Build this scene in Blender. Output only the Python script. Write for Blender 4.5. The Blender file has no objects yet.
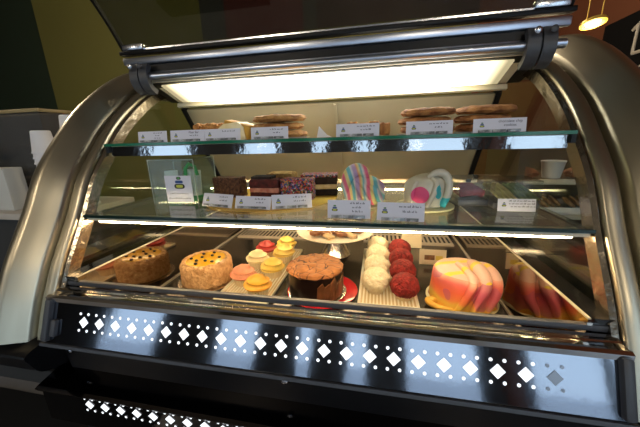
import bpy, bmesh, math, random
from mathutils import Vector, Matrix, noise
random.seed(7)
PI = math.pi
C = bpy.context.scene.collection
scene = bpy.context.scene

# ------------------------------------------------------------------ materials
def mat(name, base=(.8, .8, .8), rough=.5, metal=0., bump=0., bscale=60., var=0., vscale=8., col2=None,
        emit=None, estr=0., coat=0., spec=.5, sss=0., stretch=None, rvar=0.):
    m = bpy.data.materials.new(name); m.use_nodes = True
    nt = m.node_tree; N = nt.nodes; L = nt.links
    b = N['Principled BSDF']
    b.inputs['Base Color'].default_value = (*base, 1)
    b.inputs['Roughness'].default_value = rough
    b.inputs['Metallic'].default_value = metal
    b.inputs['Coat Weight'].default_value = coat
    b.inputs['Specular IOR Level'].default_value = spec
    if sss:
        b.inputs['Subsurface Weight'].default_value = sss
        b.inputs['Subsurface Radius'].default_value = (.01, .006, .004)
    if emit:
        b.inputs['Emission Color'].default_value = (*emit, 1)
        b.inputs['Emission Strength'].default_value = estr
    tc = N.new('ShaderNodeTexCoord'); mp = N.new('ShaderNodeMapping')
    L.new(tc.outputs['Object'], mp.inputs['Vector'])
    if stretch: mp.inputs['Scale'].default_value = stretch
    nz = N.new('ShaderNodeTexNoise'); nz.inputs['Scale'].default_value = vscale; nz.inputs['Detail'].default_value = 6
    L.new(mp.outputs['Vector'], nz.inputs['Vector'])
    if var or col2:
        c2 = col2 or tuple(max(0, c * (1 - var)) for c in base)
        rp = N.new('ShaderNodeValToRGB')
        rp.color_ramp.elements[0].position = .35; rp.color_ramp.elements[1].position = .65
        rp.color_ramp.elements[0].color = (*c2, 1); rp.color_ramp.elements[1].color = (*base, 1)
        L.new(nz.outputs['Fac'], rp.inputs['Fac']); L.new(rp.outputs['Color'], b.inputs['Base Color'])
    if rvar:
        mr = N.new('ShaderNodeMapRange')
        mr.inputs['To Min'].default_value = max(0, rough - rvar); mr.inputs['To Max'].default_value = rough + rvar
        L.new(nz.outputs['Fac'], mr.inputs['Value']); L.new(mr.outputs['Result'], b.inputs['Roughness'])
    if bump:
        n2 = N.new('ShaderNodeTexNoise'); n2.inputs['Scale'].default_value = bscale; n2.inputs['Detail'].default_value = 4
        L.new(mp.outputs['Vector'], n2.inputs['Vector'])
        bp = N.new('ShaderNodeBump'); bp.inputs['Strength'].default_value = bump; bp.inputs['Distance'].default_value = .01
        L.new(n2.outputs['Fac'], bp.inputs['Height']); L.new(bp.outputs['Normal'], b.inputs['Normal'])
    return m

def glass_mat(name, tint=(1, 1, 1), rough=.0, ior=1.5, haze=0., hazecol=(.8, .8, .8)):
    m = bpy.data.materials.new(name); m.use_nodes = True
    nt = m.node_tree; N = nt.nodes; L = nt.links; N.clear()
    out = N.new('ShaderNodeOutputMaterial'); mx = N.new('ShaderNodeMixShader')
    tr = N.new('ShaderNodeBsdfTransparent'); tr.inputs['Color'].default_value = (*tint, 1)
    gl = N.new('ShaderNodeBsdfGlossy'); gl.inputs['Roughness'].default_value = rough
    fr = N.new('ShaderNodeFresnel'); ge = N.new('ShaderNodeNewGeometry'); mi = N.new('ShaderNodeMapRange')
    mi.inputs['To Min'].default_value = ior; mi.inputs['To Max'].default_value = 1 / ior   # same reflectance entering and leaving a thin pane
    L.new(ge.outputs['Backfacing'], mi.inputs['Value']); L.new(mi.outputs['Result'], fr.inputs['IOR'])
    L.new(fr.outputs['Fac'], mx.inputs['Fac'])
    src = tr.outputs['BSDF']
    if haze:
        df = N.new('ShaderNodeBsdfDiffuse'); df.inputs['Color'].default_value = (*hazecol, 1)
        m2 = N.new('ShaderNodeMixShader'); m2.inputs['Fac'].default_value = haze
        L.new(src, m2.inputs[1]); L.new(df.outputs['BSDF'], m2.inputs[2]); src = m2.outputs['Shader']
    L.new(src, mx.inputs[1]); L.new(gl.outputs['BSDF'], mx.inputs[2]); L.new(mx.outputs['Shader'], out.inputs['Surface'])
    return m

def emit_mat(name, col, s):
    m = bpy.data.materials.new(name); m.use_nodes = True
    N = m.node_tree.nodes; N.clear()
    o = N.new('ShaderNodeOutputMaterial'); e = N.new('ShaderNodeEmission')
    e.inputs['Color'].default_value = (*col, 1); e.inputs['Strength'].default_value = s
    m.node_tree.links.new(e.outputs['Emission'], o.inputs['Surface'])
    return m

class NB:   # tiny node helper for bespoke colourings
    def __init__(s, m):
        s.nt = m.node_tree; s.N = s.nt.nodes; s.L = s.nt.links; s.b = s.N['Principled BSDF']
        s.obj = s.N.new('ShaderNodeTexCoord').outputs['Object']
    def new(s, t, **kw):
        n = s.N.new(t)
        for k, v in kw.items(): setattr(n, k, v)
        return n
    def math(s, op, a, b=None):
        n = s.new('ShaderNodeMath', operation=op)
        for i, v in enumerate((a, b)):
            if v is None: continue
            if isinstance(v, (int, float)): n.inputs[i].default_value = v
            else: s.L.new(v, n.inputs[i])
        return n.outputs[0]
    def sep(s, v):
        n = s.new('ShaderNodeSeparateXYZ'); s.L.new(v, n.inputs[0]); return n.outputs
    def noise(s, scale, detail=3, v=None):
        n = s.new('ShaderNodeTexNoise'); n.inputs['Scale'].default_value = scale; n.inputs['Detail'].default_value = detail
        s.L.new(v or s.obj, n.inputs['Vector']); return n.outputs['Fac']
    def ramp(s, fac, stops, const=False):
        n = s.new('ShaderNodeValToRGB'); cr = n.color_ramp
        if const: cr.interpolation = 'CONSTANT'
        while len(cr.elements) < len(stops): cr.elements.new(.5)
        for e, (p, c) in zip(cr.elements, stops): e.position = p; e.color = (*c, 1)
        s.L.new(fac, n.inputs['Fac']); return n.outputs['Color']
    def mix(s, fac, a, b):
        n = s.new('ShaderNodeMix', data_type='RGBA')
        if isinstance(fac, (int, float)): n.inputs[0].default_value = fac
        else: s.L.new(fac, n.inputs[0])
        for i, v in ((6, a), (7, b)):
            if isinstance(v, tuple): n.inputs[i].default_value = (*v, 1)
            else: s.L.new(v, n.inputs[i])
        return n.outputs[2]
    def color(s, c): s.L.new(c, s.b.inputs['Base Color'])

M = {}
M['satin'] = mat('satin_aluminium', (.48, .44, .34), .36, 1, rvar=.06, stretch=(40, 3, 3), vscale=6)
M['polished'] = mat('polished_steel', (.62, .62, .63), .09, 1, bump=.02, bscale=7)
M['wavy'] = mat('wavy_polished_trim', (.42, .37, .30), .24, 1, bump=.5, bscale=22)
M['mirror'] = mat('mirror_steel', (.34, .30, .26), .05, 1, bump=.006, bscale=6)
M['panel'] = mat('polished_panel_steel', (.26, .28, .33), .075, 1, bump=.04, bscale=9)
M['black_gloss'] = mat('black_gloss', (.008, .008, .009), .08, 0, coat=.3)
M['black_plastic'] = mat('black_plastic', (.006, .006, .007), .4, bump=.05, bscale=300, spec=.25)
M['grey_plastic'] = mat('dark_grey_plastic', (.055, .058, .068), .42, bump=.05, bscale=200)
M['alu'] = mat('bright_aluminium', (.66, .69, .76), .24, 1, stretch=(2, 60, 60), rvar=.05)
M['bluealu'] = mat('cool_aluminium', (.55, .60, .72), .3, 1, stretch=(2, 60, 60), rvar=.05)
M['chrome'] = mat('chrome_rail', (.40, .41, .43), .06, 1, bump=.10, bscale=14)
M['darksteel'] = mat('dark_polished_steel', (.10, .095, .10), .10, 1, bump=.02, bscale=6)
M['deck'] = mat('deck_black', (.022, .019, .016), .16, 0, var=.3)
M['beige'] = mat('beige_door', (.40, .34, .22), .42, 0, var=.08, vscale=3)
M['cream'] = mat('cream_enamel', (.72, .66, .50), .4)
M['rail'] = mat('cream_rail', (.62, .56, .42), .35)
M['vent'] = mat('vent_metal', (.55, .50, .42), .35, .4)
M['lamp'] = emit_mat('lamp_diffuser', (1.0, .95, .78), 8.5)
_n = M['lamp'].node_tree   # the tube behind the diffuser is shorter than the diffuser: its ends glow less
_tc = _n.nodes.new('ShaderNodeTexCoord'); _sp = _n.nodes.new('ShaderNodeSeparateXYZ'); _n.links.new(_tc.outputs['Object'], _sp.inputs[0])
_ab = _n.nodes.new('ShaderNodeMath'); _ab.operation = 'ABSOLUTE'; _n.links.new(_sp.outputs[0], _ab.inputs[0])
_mr = _n.nodes.new('ShaderNodeMapRange'); _mr.inputs['From Min'].default_value = .40; _mr.inputs['From Max'].default_value = .58
_mr.inputs['To Min'].default_value = 9.0; _mr.inputs['To Max'].default_value = .55; _n.links.new(_ab.outputs[0], _mr.inputs['Value'])
_e = [x for x in _n.nodes if x.type == 'EMISSION'][0]; _n.links.new(_mr.outputs['Result'], _e.inputs['Strength'])
_cr = _n.nodes.new('ShaderNodeValToRGB'); _cr.color_ramp.elements[0].position = .40; _cr.color_ramp.elements[1].position = .58
_cr.color_ramp.elements[0].color = (1, .95, .80, 1); _cr.color_ramp.elements[1].color = (1, .84, .48, 1)
_n.links.new(_ab.outputs[0], _cr.inputs['Fac']); _n.links.new(_cr.outputs['Color'], _e.inputs['Color'])
M['tube'] = emit_mat('warm_tube', (1.0, .72, .40), 70)
M['glass'] = glass_mat('clear_glass', (.93, .97, .94))
M['shelfglass'] = glass_mat('shelf_glass', (.90, .95, .92), ior=1.55, haze=.10, hazecol=(.75, .80, .82))  # pale haze painted in for daylight reflected off the shelf
M['endglass'] = glass_mat('end_glass', (.90, .93, .88), ior=1.55)
M['liftglass'] = glass_mat('smoked_lift_glass', (.50, .52, .44), ior=1.7)
M['edgegreen'] = mat('green_glass_edge', (.015, .16, .085), .12, emit=(.02, .25, .12), estr=0.0)
M['edgedark'] = mat('dark_glass_edge', (.004, .022, .016), .15)
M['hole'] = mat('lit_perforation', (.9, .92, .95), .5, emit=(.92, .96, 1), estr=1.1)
M['steelhole'] = mat('dull_perforation', (.25, .25, .27), .3, 1)
M['paper'] = mat('white_card', (.74, .74, .84), .7, bump=.02, bscale=200)
M['ink'] = mat('dark_ink', (.06, .06, .11), .7)
M['lgreen'] = mat('logo_green', (.10, .42, .10), .6)
M['lblue'] = mat('logo_navy', (.03, .08, .26), .6)
M['lyellow'] = mat('logo_yellow', (.62, .66, .10), .6)
M['lblack'] = mat('logo_black', (.01, .012, .015), .6)
M['clip'] = mat('clear_card_clip', (.16, .17, .18), .12, 0, coat=.6, var=.6, vscale=70, col2=(.62, .63, .66))
M['cupwhite'] = mat('white_paper_cup', (.80, .80, .84), .55)
M['board'] = mat('cream_cake_board', (.72, .68, .42), .5, var=.1)
M['silver'] = mat('silver_board', (.7, .68, .66), .22, 1)
M['gold'] = mat('gold_metal_and_glow', (.95, .62, .12), .4, .3, rvar=.1)  # lamp metal; on the slice plate it is tube light painted in
M['redplate'] = mat('red_glazed_plate', (.48, .012, .02), .15, coat=.5)
M['traymat'] = mat('pale_ribbed_tray', (.82, .78, .64), .4, bump=.0)
M['kraft'] = mat('kraft_liner', (.58, .45, .26), .6)

# ------------------------------------------------------------------ mesh helpers
class MB:
    def __init__(s): s.bm = bmesh.new(); s.mi = 0
    def _f(s, vs):
        try:
            f = s.bm.faces.new(vs); f.material_index = s.mi; return f
        except ValueError: return None
    def box(s, c, d, rot=None, bev=0.):
        x, y, z = (v / 2 for v in d)
        vs = [Vector((a * x, b * y, e * z)) for a in (-1, 1) for b in (-1, 1) for e in (-1, 1)]
        tmp = bmesh.new()
        bv = [tmp.verts.new(v) for v in vs]
        for q in ((0, 1, 3, 2), (4, 6, 7, 5), (0, 4, 5, 1), (2, 3, 7, 6), (0, 2, 6, 4), (1, 5, 7, 3)):
            tmp.faces.new([bv[i] for i in q])
        if bev: bmesh.ops.bevel(tmp, geom=list(tmp.edges), offset=bev, segments=2, affect='EDGES', profile=.5)
        Mx = Matrix.Translation(Vector(c)) @ (rot.to_4x4() if rot else Matrix.Identity(4))
        mp = {}
        for v in tmp.verts: mp[v.index if False else v] = s.bm.verts.new(Mx @ v.co)
        for f in tmp.faces: s._f([mp[v] for v in f.verts])
        tmp.free(); return s
    def lathe(s, prof, seg=32, c=(0, 0, 0), fn=None, axis=None):
        """prof: (radius, z) from bottom to top; fn(angle, i, r, z) -> (r, z)"""
        rings = []
        for i, (r, z) in enumerate(prof):
            ring = []
            for k in range(seg):
                a = 2 * PI * k / seg
                rr, zz = fn(a, i, r, z) if fn else (r, z)
                ring.append(s.bm.verts.new((c[0] + rr * math.cos(a), c[1] + rr * math.sin(a), c[2] + zz)))
            rings.append(ring)
        for A, B in zip(rings, rings[1:]):
            for k in range(seg): s._f([A[k], A[(k + 1) % seg], B[(k + 1) % seg], B[k]])
        if prof[0][0] > 1e-6: s._f(list(reversed(rings[0])))
        if prof[-1][0] > 1e-6: s._f(rings[-1])
        return s
    def tube(s, path, r, seg=10, cap=True):
        path = [Vector(p) for p in path]; n = len(path)
        rs = r if isinstance(r, (list, tuple)) else [r] * n
        rings = []; up = Vector((0, 0, 1))
        for i, p in enumerate(path):
            t = (path[min(i + 1, n - 1)] - path[max(i - 1, 0)]).normalized()
            u = t.cross(up)
            if u.length < 1e-3: u = t.cross(Vector((0, 1, 0)))
            u.normalize(); w = u.cross(t).normalized()
            rings.append([s.bm.verts.new(p + (u * math.cos(2 * PI * k / seg) + w * math.sin(2 * PI * k / seg)) * rs[i]) for k in range(seg)])
        for A, B in zip(rings, rings[1:]):
            for k in range(seg): s._f([A[k], A[(k + 1) % seg], B[(k + 1) % seg], B[k]])
        if cap: s._f(list(reversed(rings[0]))); s._f(rings[-1])
        return s
    def stube(s, path, r, seg=12, n=5):
        """tube through a smoothed path with smoothly changing radius"""
        P_ = [Vector(path[0])] + [Vector(p) for p in path] + [Vector(path[-1])]; R_ = [r[0]] + list(r) + [r[-1]]
        pts, rs = [], []
        for i in range(1, len(P_) - 2):
            for k in range(n):
                t = k / n
                def f(a, b, c, d): return .5 * ((2 * b) + (c - a) * t + (2 * a - 5 * b + 4 * c - d) * (t * t) + (3 * b - a - 3 * c + d) * (t ** 3))
                pts.append(f(*P_[i - 1:i + 3])); rs.append(f(*R_[i - 1:i + 3]))
        pts.append(P_[-1]); rs.append(R_[-1])
        return s.tube(pts, rs, seg)
    def prism(s, poly, x0, x1, ax='x'):
        """extrude a closed outline: (y,z) along x, or (x,z) along y, or (x,y) along z"""
        def P(a, b, t): return {'x': (t, a, b), 'y': (a, t, b), 'z': (a, b, t)}[ax]
        A = [s.bm.verts.new(P(a, b, x0)) for a, b in poly]; B = [s.bm.verts.new(P(a, b, x1)) for a, b in poly]
        n = len(poly)
        for i in range(n): s._f([A[i], A[(i + 1) % n], B[(i + 1) % n], B[i]])
        s._f(list(reversed(A))); s._f(B); return s
    def sweep(s, sections, close=False):
        rows = [[s.bm.verts.new(p) for p in sec] for sec in sections]
        for A, B in zip(rows, rows[1:]):
            n = len(A)
            for k in range(n if close else n - 1): s._f([A[k], A[(k + 1) % n], B[(k + 1) % n], B[k]])
        if close: s._f(list(reversed(rows[0]))); s._f(rows[-1])
        return s
    def blob(s, c, r, amp=.1, freq=3., sub=3, sc=(1, 1, 1), flat=None, seed=0., fine=0., ffreq=30.):
        tmp = bmesh.new(); bmesh.ops.create_icosphere(tmp, subdivisions=sub, radius=1)
        mp = {}
        for v in tmp.verts:
            n = v.co.normalized()
            k = 1 + amp * noise.noise(n * freq + Vector((seed, seed * 1.7, 0)))
            if fine: k += fine * noise.noise(n * ffreq + Vector((seed, 0, seed)))
            p = Vector((n.x * sc[0], n.y * sc[1], n.z * sc[2])) * (r * k)
            if flat is not None and p.z < flat: p.z = flat
            mp[v] = s.bm.verts.new(p + Vector(c))
        for f in tmp.faces: s._f([mp[v] for v in f.verts])
        tmp.free(); return s
    def rough(s, amp, freq, seed=0.):
        s.bm.normal_update()
        for v in s.bm.verts:
            v.co += v.normal * amp * noise.noise(v.co * freq + Vector((seed, seed, seed)))
        return s
    def cut(s, n):
        bmesh.ops.subdivide_edges(s.bm, edges=list(s.bm.edges), cuts=n, use_grid_fill=True); return s
    def build(s, name, mats, parent=None, world=False, smooth=True, angle=40):
        bmesh.ops.recalc_face_normals(s.bm, faces=list(s.bm.faces))
        me = bpy.data.meshes.new(name); s.bm.to_mesh(me); s.bm.free()
        for m in (mats if isinstance(mats, (list, tuple)) else [mats]): me.materials.append(m)
        if smooth:
            me.polygons.foreach_set('use_smooth', [True] * len(me.polygons))
            me.set_sharp_from_angle(angle=math.radians(angle))
        o = bpy.data.objects.new(name, me); C.objects.link(o)
        if parent:
            o.parent = parent
            if world: o.location = -Vector(parent.location)
        return o

def tag(o, label, cat, group=None):
    o['label'] = label; o['category'] = cat
    if group: o['group'] = group
    return o
def thing(name, label, cat, loc=(0, 0, 0), rz=0., group=None):
    o = bpy.data.objects.new(name, None); C.objects.link(o); o.empty_display_size = .05
    o.location = loc; o.rotation_euler = (0, 0, rz)
    return tag(o, label, cat, group)
def struct(o):
    o['kind'] = 'structure'; return o
def kids(o): return [c for c in bpy.data.objects if c.parent == o]
def copy_tree(o, label, loc, rz=None, parent=None):
    c = o.copy(); C.objects.link(c)
    if parent: c.parent = parent
    else:
        c['label'] = label; c.location = loc
        if rz is not None: c.rotation_euler = (0, 0, rz)
    for k in kids(o): copy_tree(k, None, None, None, c)
    return c

# ------------------------------------------------------------------ the room
FZ = -.9; CZ = 2.9; BY = 3.2; FY = -4.3; LX = -6.4; RX = 2.0
M['floor'] = mat('pale_tile_floor', (.30, .29, .29), .22, 0, var=.3, vscale=2)
M['ceil'] = mat('ceiling_paint', (.10, .09, .08), .8)
M['brown'] = mat('rust_brown_paint', (.15, .045, .016), .75, var=.12, vscale=2)
M['darkwall'] = mat('dark_paint', (.05, .05, .05), .8)
wm = mat('colour_block_wall', (.1, .1, .1), .8); nb = NB(wm); xx = nb.sep(nb.obj)[0]  # plain colour steps along the wall, with extra ones high up
fx = nb.math('DIVIDE', nb.math('ADD', xx, 6.4), 8.4)
def fr(x): return (x + 6.4) / 8.4
low = nb.ramp(fx, [(0, (.012, .024, .010)), (fr(-4.55), (.135, .125, .026)), (fr(1.2), (.15, .045, .016))], True)
high = nb.ramp(fx, [(0, (.012, .024, .010)), (fr(-4.55), (.135, .125, .026)), (fr(-2.03), (.030, .032, .034)), (fr(-1.7), (.085, .010, .010)),
                    (fr(-.72), (.045, .042, .042)), (fr(-.55), (.040, .016, .012)), (fr(1.2), (.15, .045, .016))], True)
nb.color(nb.mix(nb.math('GREATER_THAN', nb.sep(nb.obj)[2], 1.68), low, high))
struct(MB().box(((LX + RX) / 2, (FY + BY) / 2, FZ - .05), (RX - LX + .2, BY - FY + .2, .1)).build('floor', M['floor'], smooth=False))
struct(MB().box(((LX + RX) / 2, (FY + BY) / 2, CZ + .05), (RX - LX + .2, BY - FY + .2, .1)).build('ceiling', M['ceil'], smooth=False))
struct(MB().box(((LX + RX) / 2, BY + .05, (FZ + CZ) / 2), (RX - LX, .1, CZ - FZ)).build('wall_back', wm, smooth=False)).location = (0, 0, 0)
struct(MB().box((LX - .05, (FY + BY) / 2, (FZ + CZ) / 2), (.1, BY - FY, CZ - FZ)).build('wall_left', M['darkwall'], smooth=False))
SW = (-3.7, -1.15, FZ + .06, 1.6)     # side window added so the front panel's end reflects bright: y from, y to, z from, z to
wr = MB()
wr.box((RX + .05, (SW[1] + BY) / 2, (FZ + CZ) / 2), (.1, BY - SW[1], CZ - FZ)); wr.box((RX + .05, (FY + SW[0]) / 2, (FZ + CZ) / 2), (.1, SW[0] - FY, CZ - FZ))
wr.box((RX + .05, (SW[0] + SW[1]) / 2, (SW[3] + CZ) / 2), (.1, SW[1] - SW[0], CZ - SW[3])); wr.box((RX + .05, (SW[0] + SW[1]) / 2, (FZ + SW[2]) / 2), (.1, SW[1] - SW[0], SW[2] - FZ))
struct(wr.build('wall_right', M['brown'], smooth=False))
# street front with tall shop windows
wins = [(-4.8, -3.6), (-2.5, -1.7), (-1.05, -.75), (-.25, .15), (.65, 1.75)]
wf = MB(); z0, z1 = FZ + .06, 1.6
wf.box(((LX + RX) / 2, FY - .06, (z1 + CZ) / 2), (RX - LX, .12, CZ - z1))
wf.box(((LX + RX) / 2, FY - .06, (FZ + z0) / 2), (RX - LX, .12, z0 - FZ))
edges = [LX] + [e for w in wins for e in w] + [RX]
for a, b in zip(edges[::2], edges[1::2]): wf.box(((a + b) / 2, FY - .06, (z0 + z1) / 2), (b - a, .12, z1 - z0))
struct(wf.build('wall_front', M['darkwall'], smooth=False))
for i, (a, b) in enumerate(wins):
    w = MB(); t = .04
    for x in (a + t / 2, b - t / 2): w.box((x, FY - .06, (z0 + z1) / 2), (t, .06, z1 - z0))
    for z in (z0 + t / 2, z1 - t / 2, .75): w.box(((a + b) / 2, FY - .06, z), (b - a - 2 * t, .06, t))
    fo = struct(w.build('window_%d' % (i + 1), M['black_plastic'], smooth=False))
    MB().box(((a + b) / 2, FY - .06, (z0 + z1) / 2), (b - a - 2 * t, .008, z1 - z0 - 2 * t)).build('pane', M['glass'], fo, smooth=False)
    ld = bpy.data.lights.new('daylight_portal', 'AREA'); ld.shape = 'RECTANGLE'; ld.size = b - a; ld.size_y = z1 - z0
    ld.cycles.is_portal = True
    lo = bpy.data.objects.new('daylight_portal', ld); C.objects.link(lo); lo.location = ((a + b) / 2, FY - .01, (z0 + z1) / 2)
    lo.rotation_euler = (PI / 2, 0, 0)
w = MB()
for y in (SW[0] + .02, SW[1] - .02, -2.25): w.box((RX + .05, y, (SW[2] + SW[3]) / 2), (.06, .04, SW[3] - SW[2]))
for z in (SW[2] + .02, SW[3] - .02): w.box((RX + .05, (SW[0] + SW[1]) / 2, z), (.06, SW[1] - SW[0], .04))
fo = struct(w.build('window_6', M['black_plastic'], smooth=False))
MB().box((RX + .05, (SW[0] + SW[1]) / 2, (SW[2] + SW[3]) / 2), (.008, SW[1] - SW[0] - .08, SW[3] - SW[2] - .08)).build('pane', M['glass'], fo, smooth=False)
ld = bpy.data.lights.new('daylight_portal', 'AREA'); ld.shape = 'RECTANGLE'; ld.size = SW[3] - SW[2]; ld.size_y = SW[1] - SW[0]; ld.cycles.is_portal = True
lo = bpy.data.objects.new('daylight_portal', ld); C.objects.link(lo); lo.location = (RX - .005, (SW[0] + SW[1]) / 2, (SW[2] + SW[3]) / 2); lo.rotation_euler = (0, PI / 2, 0)
struct(MB().box((0, FY - 15.2, FZ - .06), (60, 30, .1)).box((17.2, 3, FZ - .06), (30, 14.5, .1)).build('ground', mat('pale_pavement', (.55, .55, .57), .8, var=.15), smooth=False))
w = bpy.data.worlds.new('daylight'); scene.world = w; w.use_nodes = True
wn = w.node_tree.nodes; bg = wn['Background']
sky = wn.new('ShaderNodeTexSky'); sky.sky_type = 'HOSEK_WILKIE'; sky.sun_direction = (.2, .5, .8); sky.turbidity = 4
mxw = wn.new('ShaderNodeMix'); mxw.data_type = 'RGBA'; mxw.inputs[0].default_value = .25
mxw.inputs[6].default_value = (.66, .78, 1.0, 1); w.node_tree.links.new(sky.outputs['Color'], mxw.inputs[7])
w.node_tree.links.new(mxw.outputs[2], bg.inputs['Color']); bg.inputs['Strength'].default_value = 3.4

# ------------------------------------------------------------------ the pastry case
case = thing('display_case', 'long glass fronted pastry case with brushed metal arches and its front glass lifted', 'display case', (0, .4, FZ))
def cp(mb, name, m, parent=None, **k):
    if parent is None: return mb.build(name, m, case, world=True, **k)
    o = mb.build(name, m, parent, **k); return o      # parent sits at world origin offset already
inner = [(-.010, -.070), (.008, -.02), (.028, .03), (.050, .075), (.078, .13), (.150, .25), (.207, .355), (.280, .445), (.355, .525), (.448, .598), (.53, .648), (.62, .685), (.72, .705), (.82, .71)]
def catmull(pts, n=5):
    out = []
    P_ = [pts[0]] + pts + [pts[-1]]
    for i in range(1, len(P_) - 2):
        a, b, c, d = (Vector(p) for p in P_[i - 1:i + 3])
        for k in range(n):
            t = k / n
            out.append(.5 * ((2 * b) + (-a + c) * t + (2 * a - 5 * b + 4 * c - d) * t * t + (-a + 3 * b - 3 * c + d) * t ** 3))
    out.append(Vector(pts[-1])); return out
prof = catmull(inner)
def normals(pr):
    r = []
    for i in range(len(pr)):
        t = (pr[min(i + 1, len(pr) - 1)] - pr[max(i - 1, 0)]).normalized(); r.append(Vector((-t.y, t.x)))
    return r
nrm = normals(prof)
HX = .68
sec = [(0, -.012), (0, 0), (.004, .004), (.030, .006), (.036, .002), (.038, -.014), (.044, -.014), (.046, .002), (.049, .014), (.052, .018), (.094, .054), (.100, .058), (.118, .059), (.134, .052), (.144, .036), (.148, .012), (.148, -.06), (.05, -.06)]
for sg in (-1, 1):
    secs = [[(sg * (HX + a), p.x + n.x * b, p.y + n.y * b) for a, b in sec] for p, n in zip(prof, nrm)]
    mb = MB().sweep(secs, close=True)
    arch = cp(mb, 'end_arch', M['satin'], angle=50)
    arch['label'] = 'brushed metal arched end frame'
    st = [[(sg * (HX - .002), p.x - n.x * .010, p.y - n.y * .010), (sg * (HX - .012), p.x - n.x * .014, p.y - n.y * .014), (sg * (HX - .014), p.x - n.x * .045, p.y - n.y * .045), (sg * (HX + .003), p.x - n.x * .05, p.y - n.y * .05)] for p, n in zip(prof, nrm)]
    MB().sweep(st, close=True).build('inner_trim', M['wavy'], arch, angle=30)
    # end glass
    poly = [(p.x - n.x * .035, p.y - n.y * .035) for p, n in zip(prof, nrm) if p.y > .12]
    poly = [(poly[0][0], .09)] + poly + [(1.1, .68), (1.1, .09)]
    cp(MB().prism(poly, sg * (HX - .004), sg * (HX + .002)), 'end_glass', M['endglass'], smooth=False)
    # polished side wall of the sunken well, its bright edge, black ledge and corner post
    cp(MB().box((sg * .635, .62, -.008), (.01, 1.10, .194)), 'well_side', M['mirror'], smooth=False)
    cp(MB().box((sg * .632, .62, .0905), (.006, 1.10, .003)), 'well_edge', M['rail'], smooth=False)
    cp(MB().box((sg * .6285, .62, -.101), (.005, 1.10, .008)), 'well_foot_strip', M['vent'], smooth=False)
    cp(MB().box((sg * .661, .62, .085), (.040, 1.10, .012)), 'side_ledge', M['black_gloss'], smooth=False)
    cp(MB().box((sg * .618, 1.155, .03), (.022, .03, .27)), 'corner_post', M['black_plastic'], smooth=False)
    # black side cheek under the arch
    chk = [(.06, .10), (.035, .05), (.005, -.02), (-.012, -.08), (-.006, -.15), (.03, -.22), (.10, -.32), (.16, -.45), (.18, FZ), (1.16, FZ), (1.16, .10)]
    cp(MB().prism([tuple(v) for v in catmull(chk[:8], 4)] + chk[8:], sg * (HX + .05), sg * (HX + .145)), 'side_cheek', M['black_plastic'], angle=25)
    lp = [(.03, -.060), (-.058, -.072), (-.060, -.10), (-.03, -.15), (.06, -.16), (.06, -.06)]
    cp(MB().prism([tuple(v) for v in catmull(lp, 5)], sg * (HX + .005), sg * (HX + .150)), 'arch_foot', M['black_plastic'], angle=30)
# sunken deck
cp(MB().box((0, .625, -.115), (1.27, 1.11, .02)), 'deck', M['deck'], smooth=False)
cp(MB().box((0, 1.18, .06), (1.27, .02, .35)), 'rear_wall', M['beige'], smooth=False)
cp(MB().box((0, .068, -.02), (1.27, .012, .15)), 'well_front', M['black_gloss'], smooth=False)
# slotted air grilles along the back of the deck
for x0, x1 in ((-.60, -.10), (.14, .60)):
    g = MB(); g.box(((x0 + x1) / 2, 1.06, -.101), (x1 - x0, .21, .008))
    g.mi = 1
    x = x0 + .015
    while x < x1 - .01:
        g.box((x, 1.025, -.0965), (.010, .085, .0022)); g.box((x, 1.125, -.0965), (.010, .045, .0022)); x += .0225
    cp(g, 'vent_grille', [M['vent'], M['lblack']], smooth=False)
# front edge, sill and perforated panel
cp(MB().box((0, .076, .069), (2 * HX - .01, .013, .015), bev=.003), 'front_seal', M['grey_plastic'])
sl = [(.064, .062), (.046, .061), (.043, .0585), (.032, .0575), (.020, .0605), (.012, .057), (.012, .045), (.064, .045)]
cp(MB().prism(sl, -HX + .004, HX - .004), 'front_sill', M['polished'], angle=30)
tilt = math.radians(21); RT = Matrix.Rotation(-tilt, 3, 'X')
def onp(x, v, d=0.):      # point on the tilted front panel: v up its face, d out of it
    q = RT @ Vector((0, -d, v)); return Vector((x, q.y, q.z))
fp = MB(); fp.box(onp(0, -.003, -.006), (2 * HX - .016, .012, .122), RT, bev=.002)
def perf(mb, rows, x_list, o=0.):
    def face(pts): mb._f([mb.bm.verts.new(p) for p in pts])
    for i, x in enumerate(x_list):
        mb.mi = 2 if i == len(x_list) - 1 else 1
        face([onp(x + a * .0145, o + b * .0145, .0008) for a, b in ((0, -1), (1, 0), (0, 1), (-1, 0))])
        for dx_ in (-.0125, .0125):
            for v in (-.0213, .0213):
                face([onp(x + dx_ + .0036 * math.cos(k * PI / 5), o + v + .0036 * math.sin(k * PI / 5), .0008) for k in range(10)])
DX = [(i - 11) * .05 for i in range(23)]
perf(fp, 2, DX)
cp(fp, 'front_panel', [M['panel'], M['hole'], M['steelhole']], smooth=False)
cp(MB().box(onp(0, -.068, -.002), (2 * HX, .016, .008), RT), 'panel_trim', M['grey_plastic'], smooth=False)
cp(MB().prism([(-.014, -.068), (.05, -.068), (.05, -.20), (.028, -.20), (.020, -.10), (-.008, -.085)], -HX, HX), 'recess_band', M['black_plastic'], angle=20)
for x in (-.655, -.005):
    cp(MB().lathe([(.008, 0), (.008, .003), (.005, .005), (0, .005)], 16), 'screw', M['alu']).matrix_local = Matrix.Translation(Vector((x, .0185, -.118)) - case.location) @ Matrix.Rotation(PI / 2, 4, 'X')
cp(MB().prism([(.034, -.186), (-.036, -.199), (-.046, -.203), (-.040, -.215), (.034, -.215)], -HX - .045, HX + .045), 'lower_sill', M['darksteel'], smooth=False)
lw = MB(); lw.box((0, -.034, -.262), (2 * HX + .06, .012, .10), bev=.002)
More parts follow.
